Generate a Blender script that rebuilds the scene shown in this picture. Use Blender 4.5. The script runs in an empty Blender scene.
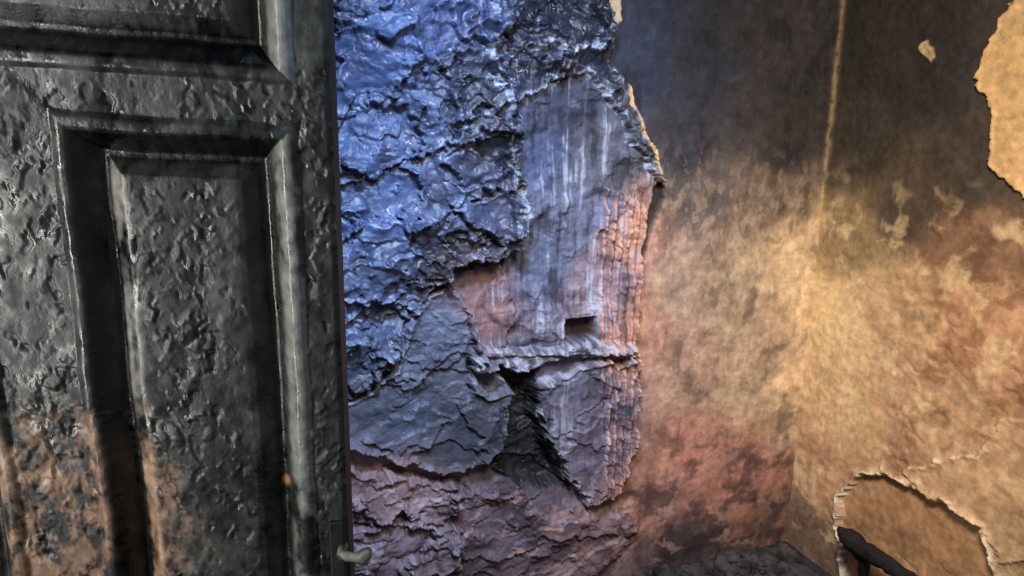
import bpy, bmesh, math, random
import numpy as np
from mathutils import Matrix, Vector
random.seed(4)
scene = bpy.context.scene
scene.view_settings.view_transform = 'Standard'
scene.view_settings.look = 'None'

# ------------------------------------------------------------ camera
F = 740.0
CAMZ = 1.5
PITCH = 12.8; ROLL = 0.8; YAW = -20.7
cam_d = bpy.data.cameras.new("camera"); cam_d.sensor_width = 36.0; cam_d.lens = 36.0*F/1024.0
cam_d.clip_start = 0.02
cam = bpy.data.objects.new("camera", cam_d); scene.collection.objects.link(cam)
RZ = Matrix.Rotation(math.radians(YAW), 3, 'Z')
R = RZ @ Matrix.Rotation(math.radians(90-PITCH), 3, 'X') @ Matrix.Rotation(math.radians(ROLL), 3, 'Z')
cam.matrix_world = Matrix.Translation((0, 0, CAMZ)) @ R.to_4x4()
scene.camera = cam
Rn = np.array(R); RZn = np.array(RZ)
def ray(px, py):
    return Rn @ np.array([(px-512)/F, -(py-288)/F, -1.0])
CO = np.array([0, 0, CAMZ])
def rz(x, y, z): return tuple(RZn @ np.array([x, y, z], float))
def on_floor(px, py, z=0.0):
    d = ray(px, py); t = (z-CAMZ)/d[2]; return CO+d*t

def srgb(r, g, b):
    c = np.array([r, g, b], float)/255.0
    return np.where(c <= 0.04045, c/12.92, ((c+0.055)/1.055)**2.4)
def desat(c, k):
    l = (c*np.array([.3, .55, .15])).sum(-1, keepdims=True); return l+(c-l)*k

# ------------------------------------------------------------ noise
def _h(ix, iy, seed):
    n = (ix.astype(np.int64)*374761393 + iy.astype(np.int64)*668265263 + seed*1442695041) & 0xffffffff
    n = ((n ^ (n >> 13))*1274126177) & 0xffffffff
    n = n ^ (n >> 16)
    return (n & 0xffffff)/float(0xffffff)
def perlin(x, y, seed=0):
    xi = np.floor(x); yi = np.floor(y); fx = x-xi; fy = y-yi
    u = fx*fx*fx*(fx*(fx*6-15)+10); v = fy*fy*fy*(fy*(fy*6-15)+10)
    def g(dx, dy):
        a = _h(xi+dx, yi+dy, seed)*2*np.pi
        return np.cos(a)*(fx-dx)+np.sin(a)*(fy-dy)
    return ((g(0, 0)*(1-u)+g(1, 0)*u)*(1-v)+(g(0, 1)*(1-u)+g(1, 1)*u)*v)*1.5
def fbm(x, y, o=4, seed=0, gain=0.5):
    s = 0; a = 1.0; t = 0
    for i in range(o):
        s = s+a*perlin(x*2**i+i*7.3, y*2**i-i*3.1, seed+i*17); t += a; a *= gain
    return s/t
def billow(x, y, o=3, seed=0, gain=.5):
    s = 0; a = 1.0; t = 0
    for i in range(o):
        s = s+a*np.sqrt(perlin(x*2**i+i*7.3, y*2**i-i*3.1, seed+i*17)**2+.006); t += a; a *= gain
    return s/t
def worley(x, y, seed=0):
    xi = np.floor(x); yi = np.floor(y)
    f1 = np.full(x.shape, 9.0); f2 = np.full(x.shape, 9.0); cid = np.zeros(x.shape)
    for dx in (-1, 0, 1):
        for dy in (-1, 0, 1):
            cx = xi+dx; cy = yi+dy
            px = cx+_h(cx, cy, seed); py = cy+_h(cx, cy, seed+5)
            d = np.sqrt((px-x)**2+(py-y)**2)
            m = d < f1
            f2 = np.where(m, f1, np.minimum(f2, d)); cid = np.where(m, _h(cx, cy, seed+9), cid); f1 = np.where(m, d, f1)
    return f1, f2, cid
def sst(a, b, x):
    t = np.clip((x-a)/(b-a), 0, 1); return t*t*(3-2*t)
def poly_sd(U, V, pts):
    d2 = np.full(U.shape, 1e9); inside = np.zeros(U.shape, bool)
    n = len(pts)
    for i in range(n):
        ax, ay = pts[i]; bx, by = pts[(i+1) % n]
        ex, ey = bx-ax, by-ay
        t = np.clip(((U-ax)*ex+(V-ay)*ey)/(ex*ex+ey*ey+1e-12), 0, 1)
        d2 = np.minimum(d2, (U-ax-t*ex)**2+(V-ay-t*ey)**2)
        if abs(ey) > 1e-9:
            c = ((ay > V) != (by > V)) & (U < (V-ay)/ey*ex+ax)
            inside ^= c
    return np.where(inside, 1, -1)*np.sqrt(d2)
def idw(U, V, pts, cols, e=0.002, p=2.6):
    acc = np.zeros(U.shape+(3,)); W = np.zeros(U.shape)
    for (a, b), c in zip(pts, cols):
        w = 1.0/((U-a)**2+(V-b)**2+e)**p
        W += w; acc += w[..., None]*c
    return acc/W[..., None]
def mix(a, b, m):
    return a*(1-m[..., None])+np.asarray(b)*m[..., None]

# ------------------------------------------------------------ mesh helper
def grid_mesh(name, P, col, rough, mat, flip=False):
    ny, nx = P.shape[:2]
    idx = np.arange(nx*ny).reshape(ny, nx)
    a, b, c, d = idx[:-1, :-1], idx[:-1, 1:], idx[1:, 1:], idx[1:, :-1]
    q = np.stack([a, d, c, b] if flip else [a, b, c, d], -1).reshape(-1, 4)
    me = bpy.data.meshes.new(name)
    me.vertices.add(nx*ny); me.vertices.foreach_set("co", P.reshape(-1).astype(np.float32))
    me.loops.add(q.size); me.loops.foreach_set("vertex_index", q.reshape(-1).astype(np.int32))
    me.polygons.add(len(q)); me.polygons.foreach_set("loop_start", (np.arange(len(q))*4).astype(np.int32))
    me.update(calc_edges=True); me.validate()
    me.polygons.foreach_set("use_smooth", np.ones(len(q), bool))
    at = me.color_attributes.new("Col", 'FLOAT_COLOR', 'POINT')
    rgba = np.concatenate([np.clip(col, 0, 1), np.clip(rough, 0, 1)[..., None]], -1)
    at.data.foreach_set("color", rgba.reshape(-1).astype(np.float32))
    me.materials.append(mat)
    ob = bpy.data.objects.new(name, me); scene.collection.objects.link(ob)
    return ob

def attr_mat(name, s1, s2, bump, spec=0.4, var=0.35, dist=0.002):
    m = bpy.data.materials.new(name); m.use_nodes = True
    nt = m.node_tree; N = nt.nodes; L = nt.links
    b = N["Principled BSDF"]
    at = N.new("ShaderNodeAttribute"); at.attribute_name = "Col"
    tc = N.new("ShaderNodeTexCoord")
    n1 = N.new("ShaderNodeTexNoise"); n1.inputs["Scale"].default_value = s1; n1.inputs["Detail"].default_value = 6; n1.inputs["Roughness"].default_value = .55
    n2 = N.new("ShaderNodeTexNoise"); n2.inputs["Scale"].default_value = s2; n2.inputs["Detail"].default_value = 3
    L.new(tc.outputs["Object"], n1.inputs["Vector"]); L.new(tc.outputs["Object"], n2.inputs["Vector"])
    mr = N.new("ShaderNodeMapRange"); mr.inputs[1].default_value = .3; mr.inputs[2].default_value = .7
    mr.inputs[3].default_value = 1-var; mr.inputs[4].default_value = 1+var
    L.new(n1.outputs["Fac"], mr.inputs[0])
    vm = N.new("ShaderNodeVectorMath"); vm.operation = 'SCALE'
    L.new(at.outputs["Color"], vm.inputs[0]); L.new(mr.outputs[0], vm.inputs["Scale"])
    L.new(vm.outputs[0], b.inputs["Base Color"])
    ad = N.new("ShaderNodeMath"); ad.operation = 'ADD'
    L.new(n1.outputs["Fac"], ad.inputs[0]); L.new(n2.outputs["Fac"], ad.inputs[1])
    bp = N.new("ShaderNodeBump"); bp.inputs["Strength"].default_value = bump; bp.inputs["Distance"].default_value = dist
    L.new(ad.outputs[0], bp.inputs["Height"]); L.new(bp.outputs[0], b.inputs["Normal"])
    L.new(at.outputs["Alpha"], b.inputs["Roughness"])
    b.inputs["Specular IOR Level"].default_value = spec
    return m
mat_plaster = attr_mat("burnt_plaster", 40, 200, 0.7, 0.5, .28)
mat_char = attr_mat("charred_paint", 70, 300, 0.4, 0.65, 0.4, 0.001)

# ------------------------------------------------------------ room frame (walls axis aligned)
C = on_floor(786, 541); C[2] = 0
mdir = np.array([-1.0, 0, 0]); rdir = np.array([0, -1.0, 0])
n_m = rdir.copy(); n_r = mdir.copy()
def to_wall(px, py, o, du, n):
    d = ray(px, py); t = np.dot(o-CO, n)/np.dot(d, n); P = CO+d*t
    return float(np.dot(P-o, du)), float(P[2])
M = lambda x, y: to_wall(x, y, C, mdir, n_m)
Rw = lambda x, y: to_wall(x, y, C, rdir, n_r)

# ============================================================ wall_back
H_ROOM = 2.75
nu, nv = 860, 880
u = np.linspace(0, 2.6, nu); v = np.linspace(0, H_ROOM, nv)
U, V = np.meshgrid(u, v)
wx = fbm(U*14, V*14, 5, 3, .6)*0.034; wy = fbm(U*14, V*14, 5, 8, .6)*0.034
UW, VW = U+wx, V+wy
def mp(pts): return [M(*p) for p in pts]
A = poly_sd(UW, VW, mp([(-600, -500), (490, -500), (492, 60), (508, 120), (520, 200), (508, 252), (455, 262), (432, 285), (402, 322), (388, 362), (352, 394), (200, 420), (-600, 420)]))
B = poly_sd(UW, VW, mp([(300, 400), (352, 398), (392, 368), (410, 310), (440, 284), (468, 312), (478, 350), (506, 382), (502, 432), (470, 462), (420, 464), (366, 446), (300, 440)]))
Cc = poly_sd(UW, VW, mp([(-600, 455), (350, 462), (400, 470), (458, 482), (452, 520), (462, 545), (445, 620), (400, 900), (-600, 900)]))
C2 = poly_sd(UW, VW, mp([(-600, 515), (350, 520), (390, 512), (440, 518), (462, 526), (440, 560), (380, 640), (-600, 900)]))
T = poly_sd(UW, VW, mp([(480, -500), (598, -500), (606, 55), (634, 122), (660, 183), (636, 160), (612, 104), (580, 74), (548, 84), (520, 96), (502, 120), (480, 60)]))
T2 = poly_sd(UW, VW, mp([(470, -500), (596, -500), (600, 30), (590, 50), (540, 45), (505, 58), (470, 40)]))
UD, VD = U+wx*.35, V+wy*.35
D = poly_sd(UD, VD, mp([(500, 60), (560, 60), (620, 90), (655, 165), (646, 232), (638, 300), (634, 346), (600, 350), (530, 352), (468, 352), (476, 300), (505, 250), (498, 120)]))
Dr = poly_sd(UD, VD, mp([(596, 180), (646, 205), (640, 300), (634, 400), (628, 470), (600, 500), (592, 350)]))
E = poly_sd(UW, VW, mp([(530, 385), (560, 372), (600, 358), (632, 356), (630, 440), (612, 490), (585, 500), (565, 470), (550, 440), (534, 412)]))
LED = poly_sd(U+wx*.7, V+wy*.7, mp([(464, 352), (480, 343), (540, 347), (560, 340), (600, 336), (634, 343), (636, 358), (600, 354), (560, 358), (530, 366), (512, 372), (490, 362), (468, 368)]))
LED2 = poly_sd(U+wx*.6, V+wy*.6, mp([(462, 372), (480, 366), (505, 376), (508, 390), (485, 392), (466, 388)]))
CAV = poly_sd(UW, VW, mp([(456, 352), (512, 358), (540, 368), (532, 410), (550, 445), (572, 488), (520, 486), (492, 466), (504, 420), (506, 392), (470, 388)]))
G = poly_sd(UW, VW, mp([(462, 482), (500, 476), (560, 488), (600, 512), (632, 505), (640, 530), (600, 575), (560, 700), (440, 700), (450, 540)]))
HOLE = poly_sd(U+wx*.12, V+wy*.12, mp([(562, 318), (592, 315), (593, 337), (562, 340)]))
SHADOW_GAP = poly_sd(U+wx*.4, V+wy*.4, mp([(663, 178), (665, 200), (652, 232), (644, 262), (640, 262), (644, 220), (654, 190)]))
PK = poly_sd(UW, VW, mp([(440, 275), (500, 258), (512, 300), (505, 345), (470, 345), (462, 310)]))
FL = poly_sd(U+wx*.35, V+wy*.35, mp([(628, 85), (642, 120), (652, 150), (664, 184), (655, 180), (642, 150), (628, 110)]))
FL2 = poly_sd(U+wx*.5, V+wy*.5, mp([(601, -60), (618, -60), (622, 20), (612, 26), (604, 12)]))
def layer(sd, w=0.004, curl=0.0, cw=0.010):
    m = sst(-w, w, sd)
    return m, m*curl*np.exp(-(np.maximum(sd, 0)/cw)**2)
n_big = fbm(U*5, V*7, 4, 21); n_mid = fbm(U*16, V*20, 5, 22, .55); n_f = fbm(U*60, V*60, 4, 23)
mA, cA = layer(A, .006, .010); mB, cB = layer(B, .004, .012, .012); mC, cC = layer(Cc, .004, .01); mC2, cC2 = layer(C2, .004, .01)
mT, cT = layer(T, .003, .006); mT2, cT2 = layer(T2, .003, .008); mD, cD = layer(D, .003, .002); mE, cE = layer(E, .003, .010)
mL, _ = layer(LED, .006); mL2, _ = layer(LED2, .006); mH, _ = layer(HOLE, .003); mG, _ = layer(SHADOW_GAP, .005); mP, cP = layer(PK, .003, .008)
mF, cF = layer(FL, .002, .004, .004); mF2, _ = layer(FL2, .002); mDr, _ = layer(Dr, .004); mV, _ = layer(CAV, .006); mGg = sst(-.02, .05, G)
dome = fbm(UW*3.2, VW*4.2, 3, 33, .45)
sx = fbm(U*9, V*9, 3, 13, .5)*.04; sy = fbm(U*9, V*9, 3, 18, .5)*.04
US, VS = U+sx, V+sy
blob = billow(US*6.5, VS*9, 2, 35, .35)
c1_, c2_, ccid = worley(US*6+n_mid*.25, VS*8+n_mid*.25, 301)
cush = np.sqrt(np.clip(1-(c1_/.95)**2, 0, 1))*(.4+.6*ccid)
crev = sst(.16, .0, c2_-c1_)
sheets = np.zeros(U.shape); sedge = np.zeros(U.shape)
calm = sst(-.22, .22, fbm(U*4, V*4, 3, 93))
for i, (su, sv, bias, th) in enumerate([(3.5, 5, .05, .019), (5, 7.5, .0, .016), (7, 11, -.05, .011), (11, 16, -.12, .006)]):
    f = fbm(UW*su+i*9, VW*sv-i*5, 4, 70+i*3, .42)+bias
    m = sst(-.008, .014, f)
    k = th*(1 if i < 2 else calm)
    sheets += k*m+k*.5*m*np.exp(-(f/.09)**2)
    sedge = np.maximum(sedge, np.exp(-((f-.014)/.012)**2)*(k/.018)**.6)
Hh = n_big*.008+n_mid*.0018+n_f*.0003
patchD = sst(-.1, .25, fbm(U*6+3, V*6, 3, 91))
relT = mT*(.25+.75*sst(0, .05, T))
rz_ = np.clip(np.maximum.reduce([mA, relT, mC*.85, mB*.42, mE*.34, mV*.4, mGg*.45, mD*.30*patchD]), 0, 1)
Hh += mA*.030+cA+mB*.030+cB+mC*.018+cC+mC2*.014+cC2+mT*.024+cT+mT2*.012+cT2+mD*.010+cD+mE*.024+cE+mP*.010*(1-mA)+cP
grain = fbm(UW*26, VW*30, 4, 305, .6)
Hh += rz_*(dome*.064+blob*.022+cush*.026+sheets*.98+n_mid*.0042+grain*.0034+n_f*.0009)
Hh += mL*(.034+.018*n_mid)*sst(0, .012, LED)+mL2*.022
Hh -= mV*(1-mL)*.060*sst(0, .025, CAV)
ridge = np.abs(((U*38) % 1.0)-.5)*2
Hh += mDr*(.010*sst(.2, .8, ridge)+.004)*(.5+.9*sst(-.3, .3, n_mid))
streak = fbm(U*40, V*2.4, 4, 41, .6); streak2 = fbm(U*140, V*5, 3, 43)
Hh += mD*(streak*.0015+np.abs(n_mid)*.006+grain*.003)
Hh -= mG*.02
Hh = Hh*(1-mH)-mH*.035
Hh += mF*.006+cF+mF2*.006
Hh *= sst(0, .02, U)*.9+.1
# colour
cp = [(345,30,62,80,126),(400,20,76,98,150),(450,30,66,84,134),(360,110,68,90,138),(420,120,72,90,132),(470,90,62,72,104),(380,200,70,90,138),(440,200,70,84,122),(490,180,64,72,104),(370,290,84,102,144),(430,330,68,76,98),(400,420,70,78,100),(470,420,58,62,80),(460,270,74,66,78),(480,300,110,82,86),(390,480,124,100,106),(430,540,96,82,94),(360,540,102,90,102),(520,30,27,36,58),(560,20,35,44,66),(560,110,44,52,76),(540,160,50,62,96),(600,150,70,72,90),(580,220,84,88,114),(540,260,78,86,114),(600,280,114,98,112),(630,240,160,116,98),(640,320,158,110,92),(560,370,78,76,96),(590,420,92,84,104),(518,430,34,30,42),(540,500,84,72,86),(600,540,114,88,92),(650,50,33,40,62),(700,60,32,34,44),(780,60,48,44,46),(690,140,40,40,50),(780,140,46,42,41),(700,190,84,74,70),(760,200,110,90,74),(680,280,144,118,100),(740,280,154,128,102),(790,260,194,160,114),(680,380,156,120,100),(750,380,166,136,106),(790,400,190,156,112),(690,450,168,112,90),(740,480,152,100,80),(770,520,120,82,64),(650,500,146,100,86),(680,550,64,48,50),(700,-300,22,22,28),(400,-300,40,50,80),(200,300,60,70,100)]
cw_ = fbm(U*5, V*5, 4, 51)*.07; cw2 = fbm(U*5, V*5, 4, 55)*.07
col = idw(U+cw_, V+cw2, [M(c[0], c[1]) for c in cp], [srgb(*c[2:]) for c in cp])  # control colours mix plaster and soot tones with some baked-in lighting
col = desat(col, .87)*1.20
col *= (1-.42*np.maximum(mA, mT*.6)-.18*mB)[..., None]
col *= (1+.45*n_mid+.12*n_f)[..., None]
sootp = fbm(UW*3.6, VW*3.8, 4, 95, .55)
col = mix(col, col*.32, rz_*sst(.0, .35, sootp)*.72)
col = mix(col, col*.30, rz_*crev*.65)  # occlusion shade painted into the crevices
n_p = fbm(UW*9, VW*7, 5, 47, .6)
zoneD = np.clip(mD+mE*.6+mDr*.5, 0, 1)
col = mix(col, srgb(175, 184, 204), zoneD*sst(.10, .5, streak*.6+.4*streak2+.8*n_p)*.55)
col = mix(col, srgb(22, 22, 32), zoneD*sst(.0, .4, -streak*.5+.3*streak2-.9*n_p+.3*grain)*.75)
zt = (1-np.clip(mA+mB+mC+mT+mD+mE+mGg, 0, 1))*sst(.95, .75, U)
col = mix(col, col*1.55, zt*sst(.05, .4, n_p+.25*streak)*.6)
col = mix(col, col*.36, zt*sst(.05, .42, -n_p+.25*streak)*.7)
lowst = sst(.62, .3, V)
col = mix(col, srgb(50, 36, 38), np.clip(zt+mGg, 0, 1)*lowst*sst(-.04, .22, fbm(UW*7, VW*9, 5, 97, .55))*.7)
col = mix(col, srgb(172, 138, 130), np.clip(zt+mGg, 0, 1)*lowst*sst(.12, .32, fbm(UW*9, VW*12, 5, 98, .6))*.5)
flk = sst(.12, .2, fbm(U*30, V*18, 4, 61)+.3*n_p)
col = mix(col, srgb(205, 175, 135), zt*flk*sst(1.5, 1.2, V)*.25*sst(.5, .9, V))
col = mix(col, srgb(215, 150, 118), mDr*sst(.45, .9, ridge)*.55*sst(-.3, .2, n_p))
rl = rz_*(1-mD*.5)
col = mix(col, srgb(165, 180, 210), rl*np.clip(sedge, 0, 1)*.45*sst(-.05, .35, n_mid+n_f))  # sheet edges: painted highlight over pale exposed chips
col = mix(col, srgb(180, 194, 220), (np.exp(-(A/.006)**2)*.12+np.exp(-(T/.006)**2)*.8+np.exp(-(T2/.005)**2)*.8)*sst(-.15, .25, n_mid+n_f))
col = mix(col, srgb(180, 182, 196), (np.exp(-(E/.006)**2)*.55+np.exp(-(B/.005)**2)*.3)*sst(-.3, .2, n_mid))
col = mix(col, srgb(170, 174, 190), mL*.6*sst(-.2, .3, n_mid+n_f)+mL2*.15)
col = mix(col, srgb(5, 5, 8), mV*(1-mL)*(1-mL2)*.92*sst(-.55, -.15, n_mid))  # cavity shadow painted near-black
col = mix(col, srgb(140, 94, 84), mP*.35*sst(-.2, .3, n_f+n_mid)*(1-mV))
col = mix(col, col*.4, mP*(1-mA)*sst(.0, .3, n_p)*.7)
col = mix(col, srgb(40, 20, 18), mH*.9)
col = mix(col, srgb(12, 10, 16), mG*.9)  # slab's cast shadow painted dark along the recessed gap
col = mix(col, srgb(205, 170, 124), mF*.9); col = mix(col, srgb(205, 190, 165), mF2*.85)
crack = np.exp(-((U-.0)/.010)**2)*sst(.35, .9, V)
col = mix(col, srgb(210, 180, 135), crack*.5*sst(-.5, .1, n_mid))
rough = .55+.35*n_f+.35*grain-.14*mT-.06*mA+.22*(1-rz_)
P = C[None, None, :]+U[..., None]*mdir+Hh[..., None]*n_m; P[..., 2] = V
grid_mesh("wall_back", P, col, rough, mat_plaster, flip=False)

# ============================================================ wall_right
nu, nv = 520, 800
u = np.linspace(0, 2.0, nu); U, V = np.meshgrid(u, v := np.linspace(0, H_ROOM, nv))
wx = fbm(U*12, V*12, 5, 103, .62)*0.034; wy = fbm(U*12, V*12, 5, 108, .62)*0.034
UW, VW = U+wx, V+wy
def rp(pts): return [Rw(*p) for p in pts]
P1 = poly_sd(UW, VW, rp([(1020, 0), (990, 45), (978, 80), (992, 118), (990, 165), (1024, 195), (1060, 205), (1120, 120), (1120, -60), (1050, -60)]))
P2 = poly_sd(U+wx*.6, V+wy*.6, rp([(917, 44), (924, 40), (934, 46), (937, 56), (931, 62), (926, 56)]))
Q = poly_sd(UW, VW, rp([(838, 500), (856, 478), (880, 472), (912, 486), (950, 505), (982, 528), (990, 560), (1010, 640), (860, 640), (838, 540)]))
Q2 = poly_sd(UW, VW, rp([(900, 470), (930, 462), (985, 450), (1000, 425), (1090, 410), (1090, 470), (1030, 560), (1000, 560), (985, 528), (948, 503), (915, 484)]))
n_big = fbm(U*5, V*5, 4, 121); n_mid = fbm(U*14, V*14, 5, 122, .55); n_f = fbm(U*60, V*60, 4, 123)
m1, c1 = layer(P1, .003, .006); m2, c2 = layer(P2, .002, .003); mq, cq = layer(-Q, .0025, .014, .016); mq2, cq2 = layer(Q2, .003, .008)
Hr = n_big*.010+n_mid*.0035+n_f*.0004+m1*.010+c1+m2*.005+c2-(1-mq)*.020+cq*sst(.9, .5, V)+mq2*.005+cq2*.6
wrpx = fbm(U*8, V*8, 3, 135)*.09; wrpy = fbm(U*8, V*8, 3, 136)*.09
f1, f2, cid = worley((U+wrpx)*12, (V+wrpy)*15, 131)
low = sst(.22, .5, U)*sst(1.5, 1.15, V)
vpatch = sst(-.1, .2, fbm(U*4, V*4, 3, 139))
Hr += low*vpatch*(sst(.0, .5, f2-f1)*.0032)
Hr *= sst(0, .02, U)*.9+.1
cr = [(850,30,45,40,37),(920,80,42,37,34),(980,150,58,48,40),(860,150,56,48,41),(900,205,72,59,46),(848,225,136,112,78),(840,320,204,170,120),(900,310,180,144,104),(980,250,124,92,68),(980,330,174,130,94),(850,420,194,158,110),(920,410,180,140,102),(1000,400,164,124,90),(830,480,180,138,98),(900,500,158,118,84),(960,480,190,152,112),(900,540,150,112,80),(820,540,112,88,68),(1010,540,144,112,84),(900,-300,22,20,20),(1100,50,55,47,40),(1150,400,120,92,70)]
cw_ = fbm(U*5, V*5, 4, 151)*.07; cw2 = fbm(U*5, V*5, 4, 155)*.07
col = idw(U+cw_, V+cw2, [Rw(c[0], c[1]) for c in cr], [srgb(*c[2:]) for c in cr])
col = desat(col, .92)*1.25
col *= (1+.40*n_mid+.10*n_f)[..., None]
blot = sst(-.08, .22, fbm(UW*11, VW*14, 4, 161))*low
col = mix(col, col*np.array([.58, .47, .40]), blot*.72)
vein = sst(.12, .0, f2-f1)*low*vpatch
col = mix(col, col*.58, vein*.45)
pale = sst(.05, .3, fbm(UW*7, VW*8, 5, 171, .6))*sst(1.45, 1.15, V)
col = mix(col, srgb(226, 196, 150)*1.1, pale*.5)
col = mix(col, srgb(208, 168, 116)*.95, m1*.95); col = mix(col, srgb(205, 175, 130), m2*.9)
col = mix(col, col*.70, m1*sst(0, .3, n_mid)*.6)
col = mix(col, srgb(184, 140, 98)*1.0, (1-mq)*.8)
col = mix(col, col*.55, (1-mq)*sst(0, .3, fbm(UW*6, VW*6, 4, 177))*.6)
col = mix(col, srgb(245, 232, 205)*1.1, np.exp(-((Q+.003)/.008)**2)*.85*sst(-.35, .15, n_mid+n_f)); col = mix(col, srgb(204, 168, 128)*1.05, mq2*.45)
col = mix(col, srgb(235, 215, 180), np.exp(-((Q2-.003)/.006)**2)*.6*sst(-.1, .25, n_mid+n_f))
crack = np.exp(-(U/.012)**2)*sst(.3, .9, V)
col = mix(col, srgb(215, 185, 135), crack*.5*sst(-.5, .1, n_mid))
rough = .72+.3*n_f
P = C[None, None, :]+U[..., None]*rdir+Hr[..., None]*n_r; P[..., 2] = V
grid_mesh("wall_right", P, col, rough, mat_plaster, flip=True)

# ============================================================ floor, ceiling, wall_left
def box(name, pts, z0, z1, mat):
    bm = bmesh.new()
    lo = [bm.verts.new((p[0], p[1], z0)) for p in pts]; hi = [bm.verts.new((p[0], p[1], z1)) for p in pts]
    bm.faces.new(lo[::-1]); bm.faces.new(hi)
    n = len(pts)
    for i in range(n): bm.faces.new((lo[i], lo[(i+1) % n], hi[(i+1) % n], hi[i]))
    bmesh.ops.recalc_face_normals(bm, faces=bm.faces)
    me = bpy.data.meshes.new(name); bm.to_mesh(me); bm.free(); me.materials.append(mat)
    ob = bpy.data.objects.new(name, me); scene.collection.objects.link(ob); return ob
def simple_mat(name, c1, c2, scale, rough, bump=.5, metal=0.0, dist=.004):
    m = bpy.data.materials.new(name); m.use_nodes = True
    nt = m.node_tree; N = nt.nodes; L = nt.links; b = N["Principled BSDF"]
    tc = N.new("ShaderNodeTexCoord"); n1 = N.new("ShaderNodeTexNoise"); n1.inputs["Scale"].default_value = scale; n1.inputs["Detail"].default_value = 8
    L.new(tc.outputs["Object"], n1.inputs["Vector"])
    cr = N.new("ShaderNodeValToRGB"); cr.color_ramp.elements[0].position = .35; cr.color_ramp.elements[1].position = .65
    cr.color_ramp.elements[0].color = (*c1, 1); cr.color_ramp.elements[1].color = (*c2, 1)
    L.new(n1.outputs["Fac"], cr.inputs[0]); L.new(cr.outputs[0], b.inputs["Base Color"])
    bp = N.new("ShaderNodeBump"); bp.inputs["Strength"].default_value = bump; bp.inputs["Distance"].default_value = dist
    L.new(n1.outputs["Fac"], bp.inputs["Height"]); L.new(bp.outputs[0], b.inputs["Normal"])
    b.inputs["Roughness"].default_value = rough; b.inputs["Metallic"].default_value = metal
    return m
mat_ash = simple_mat("ash_floor", tuple(srgb(14, 13, 16)), tuple(srgb(52, 47, 50)), 18, .9, .8)
mat_soot = simple_mat("sooty_plaster", tuple(srgb(25, 24, 26)), tuple(srgb(60, 55, 55)), 6, .9)
def xy(a, b): p = C+a*mdir+b*rdir; return (p[0], p[1])
box("floor", [xy(-.1, -.1), xy(-.1, 3.6), xy(2.75, 3.6), xy(2.75, -.1)], -.1, 0, mat_ash)
box("ceiling", [xy(-.1, -.1), xy(-.1, 2.6), xy(2.75, 2.6), xy(2.75, -.1)], H_ROOM, H_ROOM+.1, mat_soot)
box("wall_left", [xy(2.6, -.1), xy(2.6, .88), xy(2.75, .88), xy(2.75, -.1)], 0, H_ROOM, mat_soot)

# ============================================================ door
yo = np.array(rz(0, 1, 0)); DY = .80
def edge_x(px, py):
    d = ray(px, py); t = DY/np.dot(d, yo); p = d*t; return float(np.dot(p, np.array(rz(1, 0, 0))))
ex = (edge_x(328, 0)+edge_x(348, 560))/2
ha = math.radians(3)
ddir = np.array(rz(-math.cos(ha), -math.sin(ha), 0)); dn = np.array(rz(math.sin(ha), -math.cos(ha), 0))
DO = np.array(rz(ex, DY, 0))
Dd = lambda x, y: to_wall(x, y, DO, ddir, dn)
W_D, H_D, T_D = .82, 2.06, .042
nu, nv = 560, 1240
u = np.linspace(0, W_D, nu); v = np.linspace(.012, H_D, nv); U, V = np.meshgrid(u, v)
sA = Dd(306, 350)[0]; sB = Dd(62, 200)[0]; sC = Dd(10, 450)[0]
z1 = Dd(175, 120)[1]; z2 = Dd(150, 74)[1]
warp = fbm(U*6, V*6, 3, 200)*.004
US = U+warp; VS = V+warp-.055*(U-Dd(175, 128)[0])
def panel(s0, s1, za, zb):
    d = np.minimum(np.minimum(US-s0, s1-US), np.minimum(VS-za, zb-VS))
    near = np.where((US-s0) <= d+1e-6, 1, np.where((s1-US) <= d+1e-6, 2, 3))
    h = np.interp(d, [-.003, 0, .003, .007, .012, .017, .022, .034, .038, .042, .060, .066], [0, .003, .0055, .0068, .0062, .003, -.003, -.020, -.022, -.021, -.007, -.006])
    return h, d, near
Hd = np.zeros(U.shape); gd = np.full(U.shape, -1.0); side = np.zeros(U.shape)
for (a, b, za, zb) in [(sA, sB, .86, z1), (sC, W_D-.075, .86, z1), (sA, W_D-.075, z2, H_D-.10), (sA, sB, .22, .74), (sC, W_D-.075, .22, .74)]:
    h, d, nr = panel(a, b, za, zb); Hd += np.where(d > -.004, h, 0); side = np.where(d > gd, nr, side); gd = np.maximum(gd, d)
nb = fbm(U*14, V*9, 5, 210, .45); nf = fbm(U*70, V*50, 4, 211, .5)
w1 = fbm(U*25, V*25, 4, 216, .6)*.026
def blisters(s, sy, seed, thr, r, h):
    f1, f2, cid = worley((U+w1)*s, (V-w1)*sy, seed)
    k = np.clip(1-(f1/r)**2, 0, 1)
    return k*(cid > thr)*h
bpatch = sst(-.2, .2, fbm(U*7, V*6, 3, 219))
lump = (blisters(36, 26, 212, .72, .45, .0032)+blisters(65, 48, 213, .68, .42, .0022)+blisters(130, 100, 214, .70, .42, .0012))*(.15+.85*bpatch)
mould = sst(-.004, .0, gd)*sst(.070, .062, gd)
bead = sst(-.004, .0, gd)*sst(.030, .020, gd)
bev = sst(.042, .048, gd)*sst(.066, .060, gd)
Hd += nb*.0034*(1-.6*mould)+nf*.00045+lump*(1-.8*mould)
pitn = fbm(U*38, V*30, 4, 218); pit = sst(.26, .36, pitn)*(1-mould); Hd -= pit*.0020
edge = np.minimum(U, W_D-U)
Hd -= sst(.006, 0, edge)*.004
px_poly = [Dd(*p) for p in [(-400, 400), (0, 398), (60, 412), (120, 405), (165, 425), (178, 455), (190, 490), (200, 540), (205, 700), (150, 900), (-400, 900)]]
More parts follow.
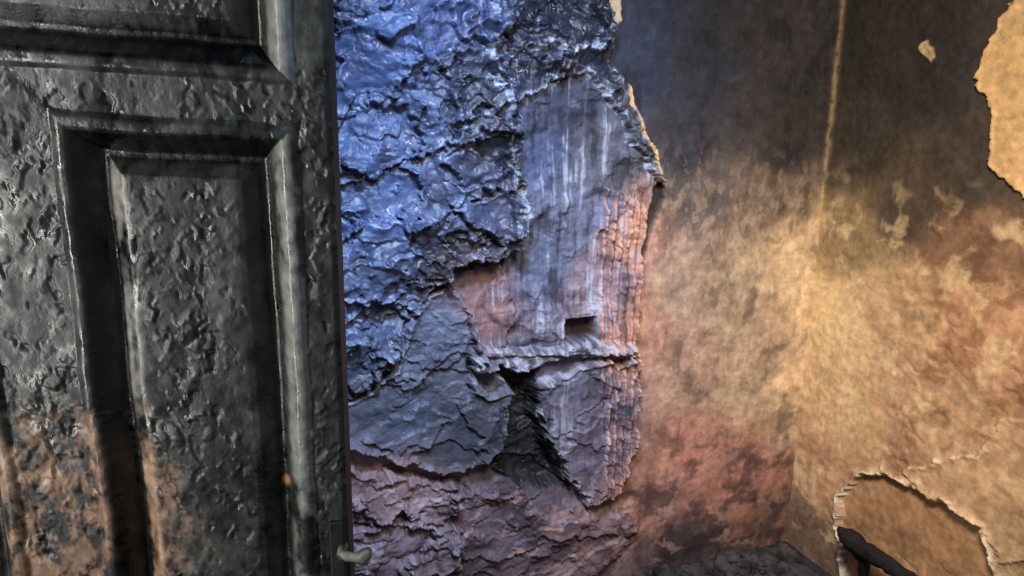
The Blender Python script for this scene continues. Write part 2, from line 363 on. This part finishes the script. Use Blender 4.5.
XB = poly_sd(U+fbm(U*18, V*18, 5, 230, .6)*.05, V+fbm(U*18, V*18, 5, 231, .6)*.05, px_poly)
mx = sst(-.012, .045, XB+.04*fbm(U*50, V*50, 4, 238))*sst(.70, .74, V)
Hd -= mx*.002
char = np.array(srgb(44, 47, 45)); col = np.ones(U.shape+(3,))*char
col *= (1+.6*nb+.3*nf)[..., None]
col = mix(col, srgb(94, 99, 94), sst(.0, .45, fbm(U*20, V*11, 5, 250, .6))*.5)
col = mix(col, srgb(6, 6, 6), sst(.02, .3, fbm(U*28, V*18, 5, 251, .6))*.85)
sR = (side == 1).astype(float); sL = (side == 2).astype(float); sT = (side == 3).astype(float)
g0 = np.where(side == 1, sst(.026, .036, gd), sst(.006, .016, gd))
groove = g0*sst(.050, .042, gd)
col = mix(col, srgb(3, 3, 3), groove*.93)  # shade painted black, wider on left and horizontal mouldings
glint = sst(-.35, .15, .5*nf+nb+.6*fbm(U*30, V*3, 3, 260))  # breaks up the highlights painted on bead and bevel
col = mix(col, srgb(175, 178, 172), bead*sR*glint*.55)  # highlight streak painted on the right-hand bead
col = mix(col, srgb(70, 73, 70), bead*(1-sR)*glint*.3*(1-groove))
col = mix(col, srgb(170, 168, 160), bev*sL*glint*.6)  # left bevel highlight painted into the colour
br = mix(np.ones(U.shape+(3,))*srgb(136, 106, 84), srgb(18, 15, 13), sst(-.14, .12, fbm(U*30, V*19, 5, 240, .6)))
br = mix(br, srgb(190, 155, 124), sst(.1, .35, fbm(U*60, V*40, 4, 244))*.5)
col = mix(col, br, mx*.82*(1-.9*groove))
col = mix(col, srgb(205, 165, 130), mx*bev*sL*glint*.5)  # same painted bevel highlight over the brown area
col = mix(col, srgb(130, 134, 128), np.exp(-((XB)/.003)**2)*.3*sst(.7, .74, V)*(nf > 0))
rust = np.exp(-(((U-Dd(283, 488)[0])/.005)**2+((V-Dd(283, 488)[1])/.007)**2)**2)
col = mix(col, srgb(190, 130, 95), rust*.8)
rough = .44+.45*nf+.25*nb+mx*.12-mould*.14
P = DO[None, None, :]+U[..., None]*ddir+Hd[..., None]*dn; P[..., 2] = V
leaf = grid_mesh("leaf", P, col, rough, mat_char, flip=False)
mat_edge = simple_mat("charred_wood", (.003, .003, .003), (.02, .02, .019), 30, .55, .8)
def dp(a, b): p = DO+a*ddir-b*dn; return (p[0], p[1])
body = box("leaf_core", [dp(.001, .0285), dp(W_D-.001, .0285), dp(W_D-.001, T_D), dp(.001, T_D)], .012, H_D, mat_edge)
def strip(name, s, w, mat):
    return box(name, [dp(s, .004), dp(s+w, .004), dp(s+w, .030), dp(s, .030)], .012, H_D, mat)
st1 = strip("edge_strip_free", .0005, .006, mat_edge); st2 = strip("edge_strip_hinge", W_D-.0065, .006, mat_edge)
door = bpy.data.objects.new("door_1", None); scene.collection.objects.link(door)
mat_metal = simple_mat("scorched_metal", tuple(srgb(80, 82, 78)), tuple(srgb(165, 168, 158)), 60, .5, .4, .3, .001)
def tube(name, pts, rad, mat):
    cu = bpy.data.curves.new(name, 'CURVE'); cu.dimensions = '3D'; cu.bevel_depth = 1.0; cu.bevel_resolution = 4; cu.use_fill_caps = True
    sp = cu.splines.new('POLY'); sp.points.add(len(pts)-1)
    for i, p in enumerate(pts): sp.points[i].co = (*p, 1); sp.points[i].radius = rad[i] if hasattr(rad, '__len__') else rad
    tmp = bpy.data.objects.new(name, cu); scene.collection.objects.link(tmp)
    dg = bpy.context.evaluated_depsgraph_get(); me = bpy.data.meshes.new_from_object(tmp.evaluated_get(dg)); bpy.data.objects.remove(tmp)
    for p in me.polygons: p.use_smooth = True
    me.materials.clear(); me.materials.append(mat)
    ob = bpy.data.objects.new(name, me); scene.collection.objects.link(ob); return ob
def dpt(s, h, z): p = DO+s*ddir+h*dn; return (p[0], p[1], z)
hz = Dd(352, 546)[1]
plate = box("latch_plate", [dpt(.003, .006, 0)[:2], dpt(.021, .006, 0)[:2], dpt(.021, -.002, 0)[:2], dpt(.003, -.002, 0)[:2]], hz-.06, hz+.035, mat_edge)
bv = plate.modifiers.new("b", 'BEVEL'); bv.width = .002; bv.segments = 2
spin = tube("handle_spindle", [dpt(.006, 0, hz), dpt(.006, .016, hz), dpt(.004, .020, hz)], [.006, .005, .006], mat_metal)
lev = tube("handle_lever", [dpt(.006, .020, hz+.003), dpt(-.002, .022, hz), dpt(-.010, .022, hz-.001), dpt(-.018, .021, hz-.003), dpt(-.024, .020, hz+.002), dpt(-.028, .020, hz+.008)], [.004, .006, .005, .009, .008, .004], mat_metal)
lev2 = tube("handle_finial", [dpt(-.018, .021, hz-.002), dpt(-.024, .021, hz-.012)], [.007, .004], mat_metal)
for o in (leaf, body, st1, st2, plate, spin, lev, lev2): o.parent = door

# ============================================================ rubble, charred timber
def chunk(bm, c, r):
    t = bmesh.ops.create_icosphere(bm, subdivisions=2, radius=1)
    s = [r*random.uniform(.6, 1.4), r*random.uniform(.6, 1.3), r*random.uniform(.35, .8)]
    rot = Matrix.Rotation(random.uniform(0, 6.3), 3, 'Z') @ Matrix.Rotation(random.uniform(-.5, .5), 3, 'X')
    ph = [random.uniform(0, 6) for _ in range(3)]
    for vv in t['verts']:
        k = 1+.22*math.sin(vv.co.x*3.1+ph[0])+.2*math.sin(vv.co.y*4.3+ph[1])+.18*math.sin(vv.co.z*5+ph[2])
        p = rot @ Vector((max(-.75, min(.75, vv.co.x*k))*s[0], max(-.8, min(.8, vv.co.y*k))*s[1], vv.co.z*k*s[2]))
        vv.co = p+Vector(c)
bm = bmesh.new()
for i in range(900):
    a = abs(random.gauss(.05, .35))+.06; b = abs(random.gauss(.02, .15))+.05
    if a > 1.2: continue
    r = random.choice([.005, .007, .009, .012, .016, .022, .032])
    x, y = xy(a+r*.5, b+r*.8); chunk(bm, (x, y, r*.3+max(0, .06-b*.25)*random.random()), r)
me = bpy.data.meshes.new("rubble_pile"); bm.to_mesh(me); bm.free()
me.materials.append(simple_mat("rubble", tuple(srgb(10, 10, 12)), tuple(srgb(70, 64, 66)), 16, .9, .6))
ob = bpy.data.objects.new("rubble_pile", me); scene.collection.objects.link(ob)

mat_coal = simple_mat("coal_black_wood", (.0015, .0015, .0015), (.007, .0065, .0065), 50, .8, .9)
def W3(px, py, dist_r):
    o = C+dist_r*n_r; d = ray(px, py); t = np.dot(o-CO, n_r)/np.dot(d, n_r); return CO+d*t
p0 = W3(840, 530, .07); p1 = W3(852, 541, .08); p2 = W3(880, 559, .10); p3 = W3(930, 592, .12); p4 = W3(1000, 642, .14)
if p4[2] < .02: p4[2] = .02
pa = W3(845, 534, .075); pb = W3(864, 549, .09); pc = W3(902, 574, .11)
bar = tube("timber_shaft", [tuple(p0), tuple(pa), tuple(p1), tuple(pb), tuple(p2), tuple(pc), tuple(p3), tuple(p4)], [.012, .024, .034, .024, .026, .020, .024, .018], mat_coal)
br1 = tube("timber_branch", [tuple(p1), tuple(W3(864, 560, .07)), tuple(on_floor(862, 596, .012))], [.030, .018, .013], mat_coal)
tim = bpy.data.objects.new("charred_timber", None); scene.collection.objects.link(tim)
tx = bpy.data.textures.new("char_lumps", 'CLOUDS'); tx.noise_scale = .02
for o in (bar, br1):
    sub = o.modifiers.new("s", 'SUBSURF'); sub.subdivision_type = 'SIMPLE'; sub.levels = 2; sub.render_levels = 2
    dm = o.modifiers.new("d", 'DISPLACE'); dm.texture = tx; dm.texture_coords = 'GLOBAL'; dm.strength = .016; dm.mid_level = .5
    o.parent = tim

# ============================================================ light
w = bpy.data.worlds.new("world"); scene.world = w; w.use_nodes = True
w.node_tree.nodes["Background"].inputs[0].default_value = (.88, .90, 1, 1); w.node_tree.nodes["Background"].inputs[1].default_value = .19
def area(name, loc, tgt, size, power, color, sy=None, spread=None):
    l = bpy.data.lights.new(name, 'AREA'); l.energy = power; l.color = color; l.size = size
    if sy: l.shape = 'RECTANGLE'; l.size_y = sy
    if spread: l.spread = math.radians(spread)
    o = bpy.data.objects.new(name, l); scene.collection.objects.link(o); o.location = loc
    o.rotation_euler = (Vector(tgt)-Vector(loc)).to_track_quat('-Z', 'Y').to_euler(); return o
pm = lambda x, y: tuple(CO+ray(x, y)*(np.dot(C-CO, n_m)/np.dot(ray(x, y), n_m)))
area("daylight_blue", rz(.0, .75, 2.35), pm(440, 330), .20, 14, (.53, .71, 1), spread=80)
area("added_warm_fill", rz(.35, .5, 2.1), pm(830, 420), .35, 19, (1, .87, .71), spread=105)  # unseen warm light added to brighten the right wall and corner
area("added_door_strip", rz(-1.08, .12, 1.35), rz(-.35, .8, 1.35), .14, 11.0, (1, .98, .92), sy=1.2)  # unseen strip light added to streak the door mouldings
